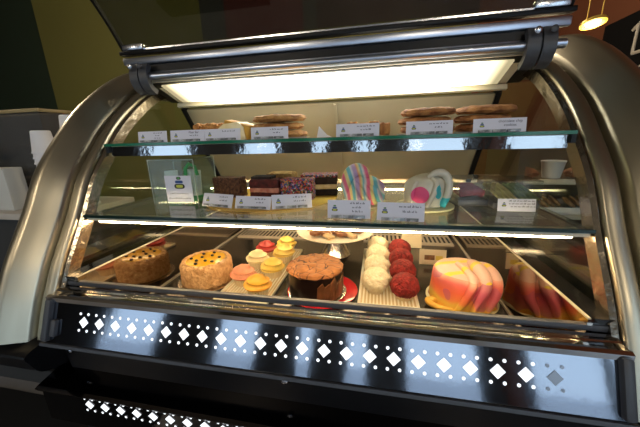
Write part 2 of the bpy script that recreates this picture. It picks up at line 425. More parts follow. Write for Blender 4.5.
def flat_perf(mb):
    for x in DX:
        mb.mi = 1
        mb._f([mb.bm.verts.new((x + a * .0145, -.0412, -.231 + b * .0145)) for a, b in ((0, -1), (1, 0), (0, 1), (-1, 0))])
        for dx_ in (-.0125, .0125):
            for v in (-.0213, .0213):
                mb._f([mb.bm.verts.new((x + dx_ + .0036 * math.cos(k * PI / 5), -.0412, -.231 + v * .9 + .0036 * math.sin(k * PI / 5))) for k in range(10)])
flat_perf(lw)
cp(lw, 'lower_panel', [M['darksteel'], M['hole']], smooth=False)
cp(MB().box((0, .60, -.58), (2 * HX + .06, 1.12, .64)), 'base_body', M['black_plastic'], smooth=False)
cp(MB().box((0, .60, -.19), (2 * HX, 1.08, .12)), 'under_deck', M['black_plastic'], smooth=False)
for sg in (-1, 1):
    cp(MB().box(onp(sg * .664, -.003, .004), (.020, .018, .112), RT, bev=.006), 'panel_end_cap', M['grey_plastic'])
cp(MB().box(onp(-.640, -.022, .004), (.018, .014, .045), RT, bev=.005), 'panel_latch', M['grey_plastic'])
# rear: leaning sliding door, its side frames, track rails
dt, db = Vector((0, .645, .588)), Vector((0, .87, .258)); dv = dt - db
drot = Matrix.Rotation(math.atan2(-dv.y, dv.z) * -1 * -1, 3, 'X')
da = math.atan2(-dv.y, dv.z); drot = Matrix.Rotation(da, 3, 'X')
door = cp(MB().box((dt + db) / 2, (1.20, .012, dv.length), drot), 'sliding_door', M['beige'], smooth=False)
MB().box((dt + db) / 2 + Vector((.04, -.004, -.009)), (.012, .012, dv.length), drot).build('door_stile', M['beige'], door, smooth=False)
for sg in (-1, 1): cp(MB().box((dt + db) / 2 + Vector((sg * .609, 0, 0)), (.018, .03, dv.length + .02), drot), 'door_frame', M['black_plastic'], smooth=False)
cp(MB().box((0, .90, .246), (1.30, .035, .016)), 'door_rail', M['rail'], smooth=False)
cp(MB().box((0, .955, .195), (1.30, .03, .022)), 'door_rail', M['rail'], smooth=False)
# light box under the top
l0, l1 = Vector((0, .496, .651)), Vector((0, .622, .602)); lv = l1 - l0; lrot = Matrix.Rotation(math.atan2(lv.z, lv.y), 3, 'X')
lb = MB()
up = Vector((0, .014, .032))
lb.box((l0 + l1) / 2 + up, (1.26, lv.length + .02, .03), lrot)
box = cp(lb, 'light_box', M['cream'], smooth=False)
MB().box((l0 + l1) / 2 + Vector((0, .0, .012)), (1.19, lv.length - .012, .006), lrot).build('diffuser', M['lamp'], box, smooth=False)
MB().box(l1 + Vector((0, .008, .002)), (1.26, .012, .016), lrot).build('light_box_lip', M['cream'], box, smooth=False)
# top hood, bars, hinge clamps
cp(MB().prism([(.50, .668), (.66, .62), (.80, .66), (.82, .72), (.50, .735)], -HX, HX), 'top_hood', M['black_plastic'], smooth=False)
cp(MB().box((0, .475, .742), (1.42, .020, .024), bev=.004), 'hood_trim', M['bluealu'])
cp(MB().box((0, .487, .715), (1.36, .02, .032)), 'hood_channel', M['black_plastic'], smooth=False)
cp(MB().box((0, .478, .700), (1.37, .012, .010), bev=.003), 'hood_trim', M['bluealu'])
cp(MB().tube([(-.655, .462, .686), (.70, .462, .686)], .0125, 16), 'pivot_tube', M['bluealu'])
for sg in (-1, 1):
    cl = MB()
    arcp = [(.452, .728), (.440, .700), (.440, .668), (.455, .642), (.480, .628)]
    arcp = catmull(arcp, 5); an = normals(arcp)
    for off in (-.019, .019):
        secs = [[(sg * .635 + off + a, p.x + n.x * b, p.y + n.y * b) for a, b in ((-.0165, 0), (-.0165, .018), (.0165, .018), (.0165, 0))] for p, n in zip(arcp, an)]
        cl.sweep(secs, close=True)
    clo = cp(cl, 'hinge_clamp', M['grey_plastic'], angle=30)
    for off in (-.019, .019):
        b = MB().lathe([(.009, 0), (.009, .004), (.006, .006), (0, .006)], 16).build('bolt', M['alu'] if off < 0 else M['grey_plastic'], clo)
        b.matrix_local = Matrix.Translation((sg * .635 + off, .4315, .7155)) @ Matrix.Rotation(PI / 2 , 4, 'X')
# the curved front glass, swung up
gp = catmull([(.482, .766), (.435, .840), (.392, .895), (.335, .955), (.262, 1.01), (.175, 1.05), (.08, 1.075)], 5); gn = normals(gp)
secs = [[(x, p.x + n.x * b, p.y + n.y * b) for x, b in ((-.70, 0), (-.70, .006), (.70, .006), (.70, 0))] for p, n in zip(gp, gn)]
lift = cp(MB().sweep(secs, close=True), 'lifted_glass', M['liftglass'], angle=60)
for sg in (-1, 1):
    secs = [[(sg * .70 + x, p.x + n.x * b, p.y + n.y * b) for x, b in ((-.005, -.003), (-.005, .010), (.005, .010), (.005, -.003))] for p, n in zip(gp, gn)]
    MB().sweep(secs, close=True).build('edge_strip', M['black_plastic'], lift, angle=60)
MB().box((0, .474, .768), (1.43, .030, .013), bev=.003).build('hinge_rail', M['black_plastic'], lift)
MB().box((0, .476, .7775), (1.30, .020, .006)).build('hinge_bead', M['alu'], lift, smooth=False)
for sg in (-1, 1): MB().box((sg * .655, .468, .785), (.085, .022, .020), bev=.004).build('hinge_block', M['alu'], lift)
# glass shelves
def shelf(y0, y1, z, hx):
    s_ = cp(MB().box((0, (y0 + y1) / 2, z - .004), (2 * hx, y1 - y0, .008)), 'glass_shelf', M['shelfglass'], smooth=False)
    MB().box((0, y0 - .001, z - .004), (2 * hx, .003, .0084)).build('green_edge', M['edgegreen' if z > .3 else 'edgedark'], s_, smooth=False)
    return s_
s2 = shelf(.278, .62, .4565, .665)
MB().box((0, .297, .4475), (1.33, .004, .002)).build('shelf_bead', M['rail'], s2, smooth=False)
MB().prism([(.290, .4465), (.296, .4465), (.300, .418), (.287, .416)], -.655, .655).build('shelf_rail', M['chrome'], s2, smooth=False)
for sg in (-1, 1): MB().box((sg * .662, .44, .438), (.01, .32, .02)).build('shelf_bracket', M['black_plastic'], s2, smooth=False)
s1 = shelf(.160, .80, .250, .668)
MB().box((0, .172, .2385), (1.325, .012, .007)).build('shelf_rail', M['black_plastic'], s1, smooth=False)
MB().box((0, .184, .2365), (1.325, .040, .010)).build('shelf_rail', M['rail'], s1, smooth=False)
MB().tube([(-.64, .186, .2255), (.64, .186, .2255)], .0055, 10).build('shelf_light', M['tube'], s1)
MB().box((0, .775, .236), (1.325, .05, .010)).build('shelf_rail', M['rail'], s1, smooth=False)
MB().tube([(-.62, .775, .224), (.62, .775, .224)], .0055, 10).build('shelf_light', M['tube'], s1)
for sg in (-1, 1): MB().box((sg * .662, .48, .236), (.01, .60, .014)).build('shelf_bracket', M['black_plastic'], s1, smooth=False)

# ------------------------------------------------------------------ price cards
def pill(mb, cx, cz, w, h, y, n=6):
    pts = []
    for s_, a0 in ((1, -PI / 2), (-1, PI / 2)):
        for k in range(n + 1):
            a = a0 + PI * k / n; pts.append((cx + s_ * 0 + (w / 2 - h / 2) * s_ + h / 2 * math.cos(a), y, cz + h / 2 * math.sin(a)))
    mb._f([mb.bm.verts.new(p) for p in pts])
def logo(mb, cx, cz, s, y):
    mb.mi = 3; pill(mb, cx, cz + .95 * s, 1.1 * s, .62 * s, y); mb.mi = 0; pill(mb, cx, cz + .97 * s, .6 * s, .36 * s, y - .0001)
    mb.mi = 1; pill(mb, cx, cz + .15 * s, 1.9 * s, .62 * s, y)
    mb.mi = 3; pill(mb, cx, cz - .8 * s, 2.5 * s, 1.05 * s, y); mb.mi = 2; pill(mb, cx, cz - .8 * s, 1.7 * s, .62 * s, y - .0001)
LOGO = [M['lgreen'], M['lblue'], M['lyellow'], M['lblack']]
def words_mesh(mb, cx, cz, w, h, y, seed):
    r = random.Random(seed); x = cx - w / 2
    while x < cx + w / 2 - .002:
        l = min(r.uniform(.004, .009), cx + w / 2 - x)
        n = max(2, int(l / .0017))
        for k in range(n):
            hh = h * r.choice((.55, .55, .6, 1.))
            x0 = x + k * l / n
            mb._f([mb.bm.verts.new(p) for p in ((x0, y, cz - h * .3), (x0 + l / n * .62, y, cz - h * .3), (x0 + l / n * .62, y, cz - h * .3 + hh), (x0, y, cz - h * .3 + hh))])
        x += l + .0025
def font(txt, size, loc, parent, m, align='CENTER'):
    cu = bpy.data.curves.new('lettering', 'FONT'); cu.body = txt; cu.size = size; cu.align_x = align; cu.align_y = 'CENTER'
    cu.materials.append(m); o = bpy.data.objects.new('lettering', cu); C.objects.link(o)
    bpy.context.view_layer.update(); dg = bpy.context.evaluated_depsgraph_get()
    me = bpy.data.meshes.new_from_object(o.evaluated_get(dg)); bpy.data.objects.remove(o); bpy.data.curves.remove(cu)
    o = bpy.data.objects.new('lettering', me); C.objects.link(o)
    o.parent = parent; o.location = loc; o.rotation_euler = (PI / 2, 0, 0); return o
def card(loc, w, h, rz, label, lines, tilt_deg=14, clip=True, group='price cards', seed=1):
    t = thing('price_card', label, 'price card', loc, rz, group)
    t.rotation_euler = (-math.radians(tilt_deg), 0, rz)
    MB().box((0, 0, h / 2), (w, .0012, h)).build('card_sheet', M['paper'], t, smooth=False)
    lg = MB(); logo(lg, -w * .33, h * .56, h * .13, -.0010); lg.build('emblem', LOGO, t, smooth=False)
    wm_ = MB(); nd = 0
    for i, ln in enumerate(lines):
        z = h * (.78 - .27 * i) if len(lines) < 3 else h * (.82 - .22 * i)
        if isinstance(ln, str): font(ln, h * .27, (w * .20, -.0011, z), t, M['ink'])
        else: words_mesh(wm_, w * .2, z, ln * w, h * .12, -.0010, seed * 7 + i); nd += 1
    if nd: wm_.build('lettering', M['ink'], t, smooth=False)
    else: wm_.bm.free()
    if clip:
        c = MB()
        for k in range(3): c.box((-w * .28 + k * w * .27, -.0045, h * .10), (w * .24, .007, h * .17))
        c.build('card_clip', M['clip'], t, smooth=False)
    return t
z2 = .4570
S2 = [(-.503, .105, [.3, .18, .25], 'cookie shelf card nearest the clear end, three faint scribbled lines'),
      (-.378, .118, ['Fiber Bar', .25], 'white card reading Fiber Bar on the top shelf'),
      (-.262, .122, [.36], 'white top shelf card in front of the nut clusters and wrapped pastry'),
      (-.107, .115, [.36, .2], 'white top shelf card in front of the smooth pale cookie stack'),
      (.150, .118, [.42, .26], 'white top shelf card in front of the nut bars'),
      (.338, .117, [.40, .16], 'white top shelf card in front of the middle cookie stack'),
      (.506, .122, ['chocolate chip', 'cookies'], 'white card reading chocolate chip cookies on the top shelf')]
for i, (x, w_, ln, lab) in enumerate(S2):
    card((x, .302 + (.004 if i == 2 else 0), z2), w_, .0345, 0, lab, ln, 8, seed=i + 1)
z1_ = .2505
card((-.288, .272, z1_ + .0045), .12, .042, math.radians(-13), 'white card below the chocolate crumb slice on the slice plate', [.28, .26], 22, seed=11)
card((-.160, .255, z1_ + .0045), .118, .039, math.radians(-4), 'white card below the red layered slice on the slice plate', [.30, .2], 22, seed=12)
card((-.040, .272, z1_ + .0045), .120, .043, math.radians(16), 'white card below the rainbow sprinkle slice on the slice plate', [.34, .3], 22, seed=13)
card((.136, .196, z1_), .112, .048, 0, 'white card standing before the rainbow striped mini cake', [.34, .24, .24], 12, seed=14)
card((.265, .184, z1_), .114, .046, math.radians(-4), 'white card standing before the polka dot mini cake', [.46, .3], 12, seed=15)
card((.574, .305, z1_), .092, .034, 0, 'lilac tinted card with small print in front of the clear pastry boxes', [.8, .8, .7], 12, clip=False, seed=16)

# ------------------------------------------------------------------ top shelf food
def crumb(name, base, c2, vs=90, bump=.6, rough=.8): return mat(name, base, rough, col2=c2, vscale=vs, bump=bump, bscale=vs * 1.6)
M['cookie'] = crumb('golden_cookie', (.60, .32, .10), (.30, .12, .035), 45)
M['cookie2'] = crumb('brown_cookie', (.52, .24, .075), (.24, .085, .026), 38)
M['nut'] = crumb('toasted_nuts', (.60, .30, .085), (.30, .11, .02), 70)
def cookie_mesh(seed, r=.088, h=.021):
    mb = MB()
    pr = [(r * .55, 0), (r * .9, .001), (r, h * .4), (r * .95, h * .8), (r * .78, h), (r * .4, h * 1.08), (0, h * 1.1)]
    mb.lathe(pr, 40, fn=lambda a, i, rr, zz: (rr * (1 + .045 * noise.noise(Vector((2 * math.cos(a), 2 * math.sin(a), seed)))), zz + (.0042 * noise.noise(Vector((5 * math.cos(a) * rr / r, 5 * math.sin(a) * rr / r, seed * 3))) if i > 1 else 0)))
    return mb
ci = 0
ORD = ['lowest', 'middle', 'uppermost']
def cookie_stack(x, y, mk, n, lab, r, h=.0205):
    for k in range(n):
        o = cookie_mesh(x * 10 + k * 3.1 + 1, r * (1 - .03 * (k % 2)), h).build('cookie', M[mk])
        o.location = (x + (.006, -.004, .003)[k], y + (0, .004, -.003)[k], z2 + .004 + k * h * 1.2); o.rotation_euler = ((.0, .01, -.02)[k], (.0, -.02, -.03)[k], k)
        tag(o, ORD[k] + ' cookie of ' + lab, 'cookie', 'cookies on the top shelf')
cookie_stack(-.117, .43, 'cookie', 3, 'the smooth golden stack on the top glass shelf', .088)
cookie_stack(.346, .43, 'cookie2', 3, 'the knobbly brown stack mid top shelf', .079)
cookie_stack(.508, .437, 'cookie2', 3, 'the stack behind the chocolate chip card', .080)
M['paperplate'] = mat('grey_tray_liner', (.45, .45, .50), .5)
for x, lab in ((-.117, 'thin grey tray under the smooth golden cookies'), (.346, 'thin grey tray under the knobbly brown cookies'), (.506, 'thin grey tray under the chocolate chip cookies')):
    o = MB().lathe([(.07, 0), (.092, .0012), (.099, .0030), (.097, .0034), (.09, .0022), (0, .0022)], 40).build('tray', M['paperplate']); o.location = (x * .98, .43, .4572)
    if x == .506: o.scale = (.8, 1, 1)
    if x == .346: o.scale = (.8, 1, 1)
    tag(o, lab, 'tray', 'cookie trays')
for k in range(13):
    o = MB().blob((0, 0, 0), .019, .30, 3.2, 3, (1.15, 1, .8), seed=k * 2.3, fine=.16, ffreq=9).build('nut_cluster', M['nut'])
    o.location = (-.408 + .031 * (k % 4), .40 + .036 * (k // 4), .4585 + .0155) if k < 8 else (-.405 + .026 * (k - 8), .415 + .012 * (k % 2), .4585 + .0155 + .0265)
    o.rotation_euler = (0, 0, k)
    tag(o, 'caramel nut cluster in the heap on the top shelf', 'nut cluster', 'heap of nut clusters')
# folded pastry in waxed paper
t = thing('wrapped_pastry', 'pale folded pastry in waxed paper beside the nut clusters', 'pastry', (-.262, .42, .4572), -.1)
mb = MB(); mb.prism([(-.055, 0), (.055, 0), (.050, .040), (.030, .054), (-.02, .050), (-.052, .034)], -.05, .05, 'y'); mb.cut(4); mb.rough(.006, 28, 3)
mb.build('paper_wrap', mat('waxed_paper', (.86, .78, .52), .5, col2=(.74, .58, .26), vscale=14), t, angle=60)
mb = MB(); mb.box((.02, -.02, .0295), (.10, .05, .05), Matrix.Rotation(.25, 3, 'Y'), bev=.006); mb.cut(3); mb.rough(.004, 40, 1)
mb.build('crust', mat('yellow_crust', (.70, .40, .06), .7, col2=(.45, .2, .03), vscale=25), t)
o = MB().prism([(-.02, 0), (.028, 0), (.012, .008), (-.012, .034)], 0, .003, 'y').build('paper_liner', M['cupwhite'], smooth=False); o.location = (.035, .40, .4572)
tag(o, 'folded corner of white liner paper beside the nut bars', 'paper')
for k in range(4):
    mb = MB(); mb.box((0, 0, .015), (.042, .05, .030), bev=.004); mb.cut(3); mb.rough(.004, 60, k)
    o = mb.build('nut_bar', M['nut'] if k != 3 else M['cookie2']); o.location = (.125 + k * .0345 - (.002 if k == 3 else 0), .42 + .01 * (k % 2), .459 + .0005 - (.0 if k < 3 else 0)); o.scale = (.72, 1, 1.35 if k in (0, 2) else 1.2)
    tag(o, ['chunky golden nut bar first in its row', 'golden nut bar second in its row', 'golden nut bar third in its row', 'dark brown bar at the end of the nut bars'][k], 'bar', 'nut bars on the top shelf')

# ------------------------------------------------------------------ middle shelf
zs = .2502
o = MB().lathe([(.14, 0), (.215, .0012), (.222, .0032), (.221, .0040), (.21, .0034), (0, .0034)], 56).build('cake_board', M['gold']); o.location = (-.165, .448, zs); o.scale = (1.06, 1.0, 1)  # clear plate: light from the tube below is put into its gold colour
tag(o, 'round clear plate under the cake slices, its lit glow painted gold', 'cake board')
zb = zs + .0030
M['brownie'] = crumb('chocolate_crumb', (.16, .070, .035), (.045, .016, .008), 110, 1.)
M['redcake'] = crumb('red_velvet_layers', (.115, .014, .010), (.050, .008, .006), 90, .5)
M['creamfill'] = crumb('pink_cream', (.62, .30, .22), (.5, .16, .11), 60, .4)
M['blond'] = crumb('blond_crumb', (.42, .26, .09), (.25, .12, .03), 80, .8)
M['darkcake'] = crumb('dark_sponge', (.030, .012, .008), (.012, .006, .004), 70, .5)
M['ivory'] = crumb('ivory_cream', (.62, .50, .30), (.5, .36, .18), 50, .2)
sm = mat('rainbow_sprinkles', (.3, .1, .1), .5); nb = NB(sm)
v = nb.new('ShaderNodeTexVoronoi'); v.inputs['Scale'].default_value = 210; nb.L.new(nb.obj, v.inputs['Vector'])
sx = nb.sep(v.outputs['Color'])[0]
nb.color(nb.ramp(sx, [(0, (.04, .012, .010)), (.28, (.42, .035, .035)), (.46, (.05, .07, .26)), (.60, (.45, .10, .16)), (.72, (.50, .22, .06)), (.84, (.10, .20, .10)), (.91, (.5, .42, .46))], True))
bp = nb.new('ShaderNodeBump'); bp.inputs['Strength'].default_value = .8; bp.inputs['Distance'].default_value = .004; nb.L.new(v.outputs['Distance'], bp.inputs['Height']); nb.L.new(bp.outputs['Normal'], nb.b.inputs['Normal'])
M['sprink'] = sm
def block(d, amp=.003, fr_=70, seed=0, bev=.005, c=None, cuts=5):
    mb = MB(); mb.box(c or (0, 0, d[2] / 2), d, bev=bev); mb.cut(cuts); mb.rough(amp, fr_, seed); return mb
o = block((.108, .055, .072), .003, 90, 1).build('cake_slice', M['brownie']); o.location = (-.322, .432, zb + .003); o.rotation_euler = (0, 0, -.03)
tag(o, 'square cake slice coated in chocolate crumbs on the slice plate', 'cake slice', 'cake slices')
t = thing('cake_slice', 'red velvet layer cake slice with pink cream bands', 'cake slice', (-.172, .415, zb), -.02, 'cake slices')
block((.108, .06, .026), .002, 60, 2, c=(0, 0, .015)).build('sponge_layer', M['redcake'], t)
block((.107, .058, .017), .002, 60, 3, c=(0, 0, .034), bev=.003).build('cream_layer', M['creamfill'], t)
block((.108, .06, .030), .002, 60, 4, c=(0, 0, .056)).build('sponge_layer', M['redcake'], t)
block((.075, .05, .012), .002, 60, 5, c=(-.014, .008, .074), bev=.003).build('icing', M['darkcake'], t)
o = block((.110, .055, .072), .002, 110, 6).build('cake_slice', M['sprink']); o.location = (-.056, .405, zb + .002); o.rotation_euler = (0, 0, .04)
tag(o, 'square cake slice covered in rainbow sprinkles on the slice plate', 'cake slice', 'cake slices')
t = thing('cake_slice', 'dark chocolate slice with a cream middle behind the sprinkle slice', 'cake slice', (.000, .500, zb + .001), .1, 'cake slices')
block((.13, .08, .024), .002, 60, 7, c=(0, 0, .013)).build('sponge_layer', M['darkcake'], t)
block((.128, .078, .018), .002, 60, 8, c=(0, 0, .033), bev=.003).build('cream_layer', M['ivory'], t)
block((.13, .08, .026), .002, 60, 9, c=(0, 0, .054)).build('sponge_layer', M['darkcake'], t)
block((.13, .08, .010), .002, 110, 10, c=(0, 0, .071), bev=.003).build('sprinkle_topping', M['sprink'], t)
o = block((.10, .08, .078), .003, 80, 11).build('cake_slice', M['blond']); o.location = (-.150, .520, zb + .002)
tag(o, 'blond crumb cake slice behind the red velvet slice', 'cake slice', 'cake slices')

# clear acrylic box with cups
M['acrylic'] = glass_mat('acrylic', (.90, .95, .92), ior=1.45, haze=.03)
M['acredge'] = mat('acrylic_edge', (.34, .38, .33), .2)
t = thing('acrylic_box', 'tall clear acrylic box with a printed white sign on its front', 'box', (-.470, .385, zs), .02)
W, D, H = .165, .125, .148
for nm, c, d in (('box_panel', (0, -D / 2, H / 2), (W, .003, H)), ('box_panel', (0, D / 2, H / 2), (W, .003, H)), ('box_panel', (-W / 2, 0, H / 2), (.003, D - .003, H)), ('box_panel', (W / 2, 0, H / 2), (.003, D - .003, H)), ('box_base', (0, 0, .0015), (W - .004, D - .004, .003)), ('box_lid', (0, 0, H + .0015), (W + .003, D + .003, .003))):
    MB().box(c, d).build(nm, M['acrylic'], t, smooth=False)
for ex in (-1, 1):
    for ey in (-1, 1): MB().box((ex * (W / 2 + .0015), ey * (D / 2 + .0015), H / 2), (.0025, .0025, H)).build('box_edge', M['acredge'], t, smooth=False)
    MB().box((0, ex * (D / 2 + .0025), H + .0015), (W + .004, .0022, .0035)).build('box_edge', M['acredge'], t, smooth=False)
sg_ = MB().box((.020, -D / 2 - .0025, .052), (.098, .0015, .090)).build('sign', M['paper'], t, smooth=False)
lg = MB(); logo(lg, .024, .074, .0155, -D / 2 - .0038); lg.build('emblem', LOGO, sg_, smooth=False)
wmh = MB(); words_mesh(wmh, .02, .036, .07, .004, -D / 2 - .0036, 91); words_mesh(wmh, .02, .020, .084, .006, -D / 2 - .0036, 92); wmh.build('lettering', M['ink'], sg_, smooth=False)
M['greencup'] = mat('green_cup_base', (.03, .42, .12), .35)
for i, (x, y) in enumerate(((-.505, .365), (-.455, .40), (-.418, .37))):
    q = thing('cup', ['white tumbler with green base behind the sign in the acrylic box', 'white tumbler at the back of the acrylic box', 'white tumbler beside the green straw in the acrylic box'][i], 'cup', (x, y, zs + .0035), 0, 'tumblers in the acrylic box')
    MB().lathe([(.018, .02), (.022, .105), (.0205, .105), (.017, .022), (0, .022)], 24).build('cup_body', mat('frosted_cup', (.75, .77, .80), .4), q)
    MB().lathe([(.020, 0), (.0215, .02), (0, .02)], 24).build('cup_base', M['greencup'], q)
o = MB().tube([tuple(v) for v in [(-.435, .345, .252 + .01), (-.436, .343, .33), (-.432, .345, .368), (-.418, .347, .384), (-.400, .350, .375), (-.394, .352, .345)]], .006, 10).build('straw', M['greencup'])
tag(o, 'bent bright green straw inside the acrylic box', 'straw')

# fondant mini cakes
def stripes(name, stops, scale, wob, axis=0, rough=.45, n2=5.):
    m = mat(name, (.8, .8, .8), rough, sss=.1); nb = NB(m)
    s_ = nb.sep(nb.obj); nzv = nb.noise(n2, 1)
    base = nb.math('ADD', nb.math('ADD', nb.math('MULTIPLY', s_[axis], scale), nb.math('MULTIPLY', s_[2], scale * .35)), nb.math('MULTIPLY', nzv, wob))
    nb.color(nb.ramp(nb.math('FRACT', base), stops)); return m
PK, BL, YL, LV, WH, OR = (.78, .16, .26), (.16, .48, .55), (.80, .70, .30), (.48, .32, .52), (.78, .72, .66), (.80, .34, .16)
st_ = [(0, PK), (.10, PK), (.14, YL), (.24, YL), (.28, BL), (.40, BL), (.44, WH), (.52, LV), (.64, LV), (.68, OR), (.76, YL), (.84, BL), (.92, WH), (1, PK)]
M['rainbow'] = stripes('rainbow_fondant', st_, 14., .9, 0)
t = thing('mini_cake', 'rainbow striped fondant mini cake with a curled peak', 'cake', (.166, .372, zs), 0, 'fondant mini cakes'); t.scale = (1, 1, .94)
MB().lathe([(.072, 0), (.076, .002), (.076, .006), (.072, .0075), (0, .0075)], 36).build('cake_board', M['board'], t)
mb = MB()
pr = [(.056, .008), (.061, .012), (.063, .035), (.062, .065), (.058, .084), (.046, .098), (.025, .105), (0, .107)]
def rb(a, i, r, z):
    k = 1 + .05 * math.sin(7 * a + z * 25) * (1 - .3 * (i > 5)); x = math.cos(a) * r
    return r * k, z * (1 - .16 * (x + .02) / .06 * (z / .1))
mb.lathe(pr, 56, fn=rb); mb.build('fondant', M['rainbow'], t)
MB().stube([Vector((-.050, -.030, .03)), Vector((-.050, -.036, .075)), Vector((-.036, -.036, .108)), Vector((-.014, -.030, .118)), Vector((.006, -.026, .104)), Vector((.002, -.03, .092))], [.010, .017, .021, .020, .015, .008], 14).build('fondant_curl', M['rainbow'], t)
for ang, x in ((.5, -.006), (.62, .016), (.75, .036)):
    MB().stube([Vector((x - .020, -.054, .085 - x * .4)), Vector((x - .004, -.064, .062)), Vector((x + .010, -.060, .036)), Vector((x + .018, -.052, .012))], [.006, .010, .011, .007], 10).build('fondant_fold', M['rainbow'], t)

pd = mat('polka_fondant', (.66, .62, .50), .45, sss=.1); nb = NB(pd)
def spot(nb, c, r, col, prev):
    d = nb.new('ShaderNodeVectorMath', operation='DISTANCE'); nb.L.new(nb.obj, d.inputs[0]); d.inputs[1].default_value = c
    return nb.mix(nb.math('LESS_THAN', d.outputs['Value'], r), prev, col)
cc = (.66, .62, .50)
for c, r, col in (((-.022, -.058, .045), .024, (.82, .10, .26)), ((.026, -.060, .062), .014, (.05, .46, .50)), ((.030, -.060, .048), .013, (.05, .46, .50)), ((.050, -.045, .022), .019, (.05, .46, .50)), ((-.055, .03, .04), .02, (.82, .10, .26)), ((.0, .06, .05), .02, (.05, .46, .50)), ((.045, -.02, .115), .016, (.05, .46, .50)), ((.012, -.015, .115), .012, (.82, .10, .26))):
    cc = spot(nb, c, r, col, cc)
nb.color(cc); M['polka'] = pd
t = thing('mini_cake', 'white fondant mini cake with pink and turquoise dots', 'cake', (.345, .345, zs), 0, 'fondant mini cakes')
MB().lathe([(.074, 0), (.082, .003), (.082, .007), (.076, .0085), (0, .0085)], 36).build('cake_board', M['board'], t)
mb = MB()
def rb2(a, i, r, z):
    k = 1 + .045 * math.sin(5 * a + 1 + z * 30); x = math.cos(a) * r
    return r * k, z * (1 + .10 * (x + .0) / .06 * (z / .1))
mb.lathe([(.056, .009), (.060, .012), (.062, .035), (.061, .062), (.056, .080), (.044, .090), (.024, .096), (0, .097)], 56, fn=rb2); mb.build('fondant', M['polka'], t)
MB().stube([Vector((.0, -.040, .092)), Vector((.014, -.042, .103)), Vector((.032, -.041, .105)), Vector((.047, -.039, .095)), Vector((.055, -.041, .073)), Vector((.052, -.046, .045)), Vector((.040, -.048, .012))], [.006, .009, .011, .011, .010, .010, .008], 12).build('fondant_fold', M['polka'], t)
MB().stube([Vector((.008, -.046, .090)), Vector((.020, -.057, .078)), Vector((.014, -.064, .055)), Vector((-.004, -.062, .012))], [.006, .008, .008, .006], 10).build('fondant_fold', M['polka'], t)
MB().stube([Vector((-.030, -.045, .083)), Vector((-.040, -.049, .06)), Vector((-.044, -.047, .012))], [.005, .007, .006], 10).build('fondant_fold', M['polka'], t)

# clear clamshell boxes
M['clam'] = glass_mat('clamshell_plastic', (.93, .95, .94), ior=1.35, haze=.02)
M['plum'] = crumb('plum_filling', (.40, .085, .12), (.17, .035, .05), 40, .5)
M['stick'] = crumb('pale_stick', (.66, .56, .26), (.42, .36, .13), 40, .3)
M['leaf'] = crumb('green_stick', (.22, .28, .12), (.09, .13, .05), 40, .3)
M['darktray'] = mat('dark_box_tray', (.10, .11, .13), .3)
def clamshell(loc, w, d, h, label, rz=0):
    t = thing('clamshell_box', label, 'box', loc, rz, 'clear pastry boxes')
    MB().box((0, 0, .009), (w, d, .018), bev=.003).build('box_tray', M['darktray'], t)
    for c, s_ in (((0, -d / 2, .018 + (h - .018) / 2), (w, .002, h - .018)), ((0, d / 2, .018 + (h - .018) / 2), (w, .002, h - .018)), ((-w / 2, 0, .018 + (h - .018) / 2), (.002, d - .002, h - .018)), ((w / 2, 0, .018 + (h - .018) / 2), (.002, d - .002, h - .018)), ((0, 0, h), (w, d, .002))):
        MB().box(c, s_).build('box_panel', M['clam'], t, smooth=False)
    return t
clamshell((.478, .412, zs), .085, .10, .078, 'small clear box of plum coloured pastry', .1)
clamshell((.583, .385, zs), .115, .11, .078, 'wide clear box of pale and green pastry sticks', -.02)
for k in range(3):
    o = MB().tube([(-.034, 0, 0), (-.012, .0, .008), (.014, 0, .008), (.034, 0, 0)], [.012, .0150, .0150, .012], 12).rough(.003, 60, k).build('pastry_roll', M['plum']); o.location = (.479, .381 + .031 * k, zs + .0185 + .0145); o.rotation_euler = (0, 0, .1)
    tag(o, 'plum red pastry roll inside the small clear box', 'pastry', 'plum rolls in the clear box')
for k in range(8):
    g = k > 3
    o = MB().tube([(0, -.045, 0), (.002, 0, .001), (0, .045, 0)], [.0045, .0058, .0045], 8).build('pastry_stick', M['leaf' if g else 'stick']); o.location = (.537 + .0125 * k + (.004 if g else 0), .385, zs + .0182 + .030 - .0225 + (.0)); o.rotation_euler = (.35, 0, .25)
    o.location.z = zs + .018 + .0225
    tag(o, ('dark green pastry stick in the wide clear box' if g else 'pale pastry stick in the wide clear box'), 'pastry', 'green sticks in the clear box' if g else 'pale sticks in the clear box')

# ------------------------------------------------------------------ the sunken deck
zd = -.1048
def disc(name, r, h, m, label, loc, cat='cake board', group=None, lip=.0):
    o = MB().lathe([(r * .9, 0), (r, h * .5), (r + lip, h), (r + lip - .002, h + .0008), (r * .9, h * .8), (0, h * .8)], 48).build(name, m); o.location = loc
    return tag(o, label, cat, group)
# seed-topped cake
disc('cake_board', .118, .004, M['silver'], 'round silver board under the yellow topped cake', (-.476, .450, zd), group='round cake boards')
M['coco'] = crumb('toasted_coconut', (.80, .50, .24), (.55, .28, .10), 60, .8)
M['glaze'] = mat('passionfruit_glaze', (.90, .52, .03), .22, col2=(.80, .40, .02), vscale=20, coat=.4)
M['seed'] = mat('dark_chocolate_drop', (.02, .010, .008), .3)
t = thing('cake', 'round coconut cake topped with yellow glaze and dark drops', 'cake', (-.476, .450, zd + .0042))
mb = MB(); mb.lathe([(.094, 0), (.100, .006), (.101, .03), (.101, .06), (.100, .076), (.096, .088), (.088, .093), (.080, .093), (.076, .089), (.070, .087)], 72, fn=lambda a, i, r, z: (r, z)); mb.cut(1); mb.rough(.0045, 75, 2)
mb.build('coconut_coat', M['coco'], t)
MB().lathe([(.078, .081), (.077, .0895), (.06, .0915), (0, .092)], 40).build('glaze', M['glaze'], t)
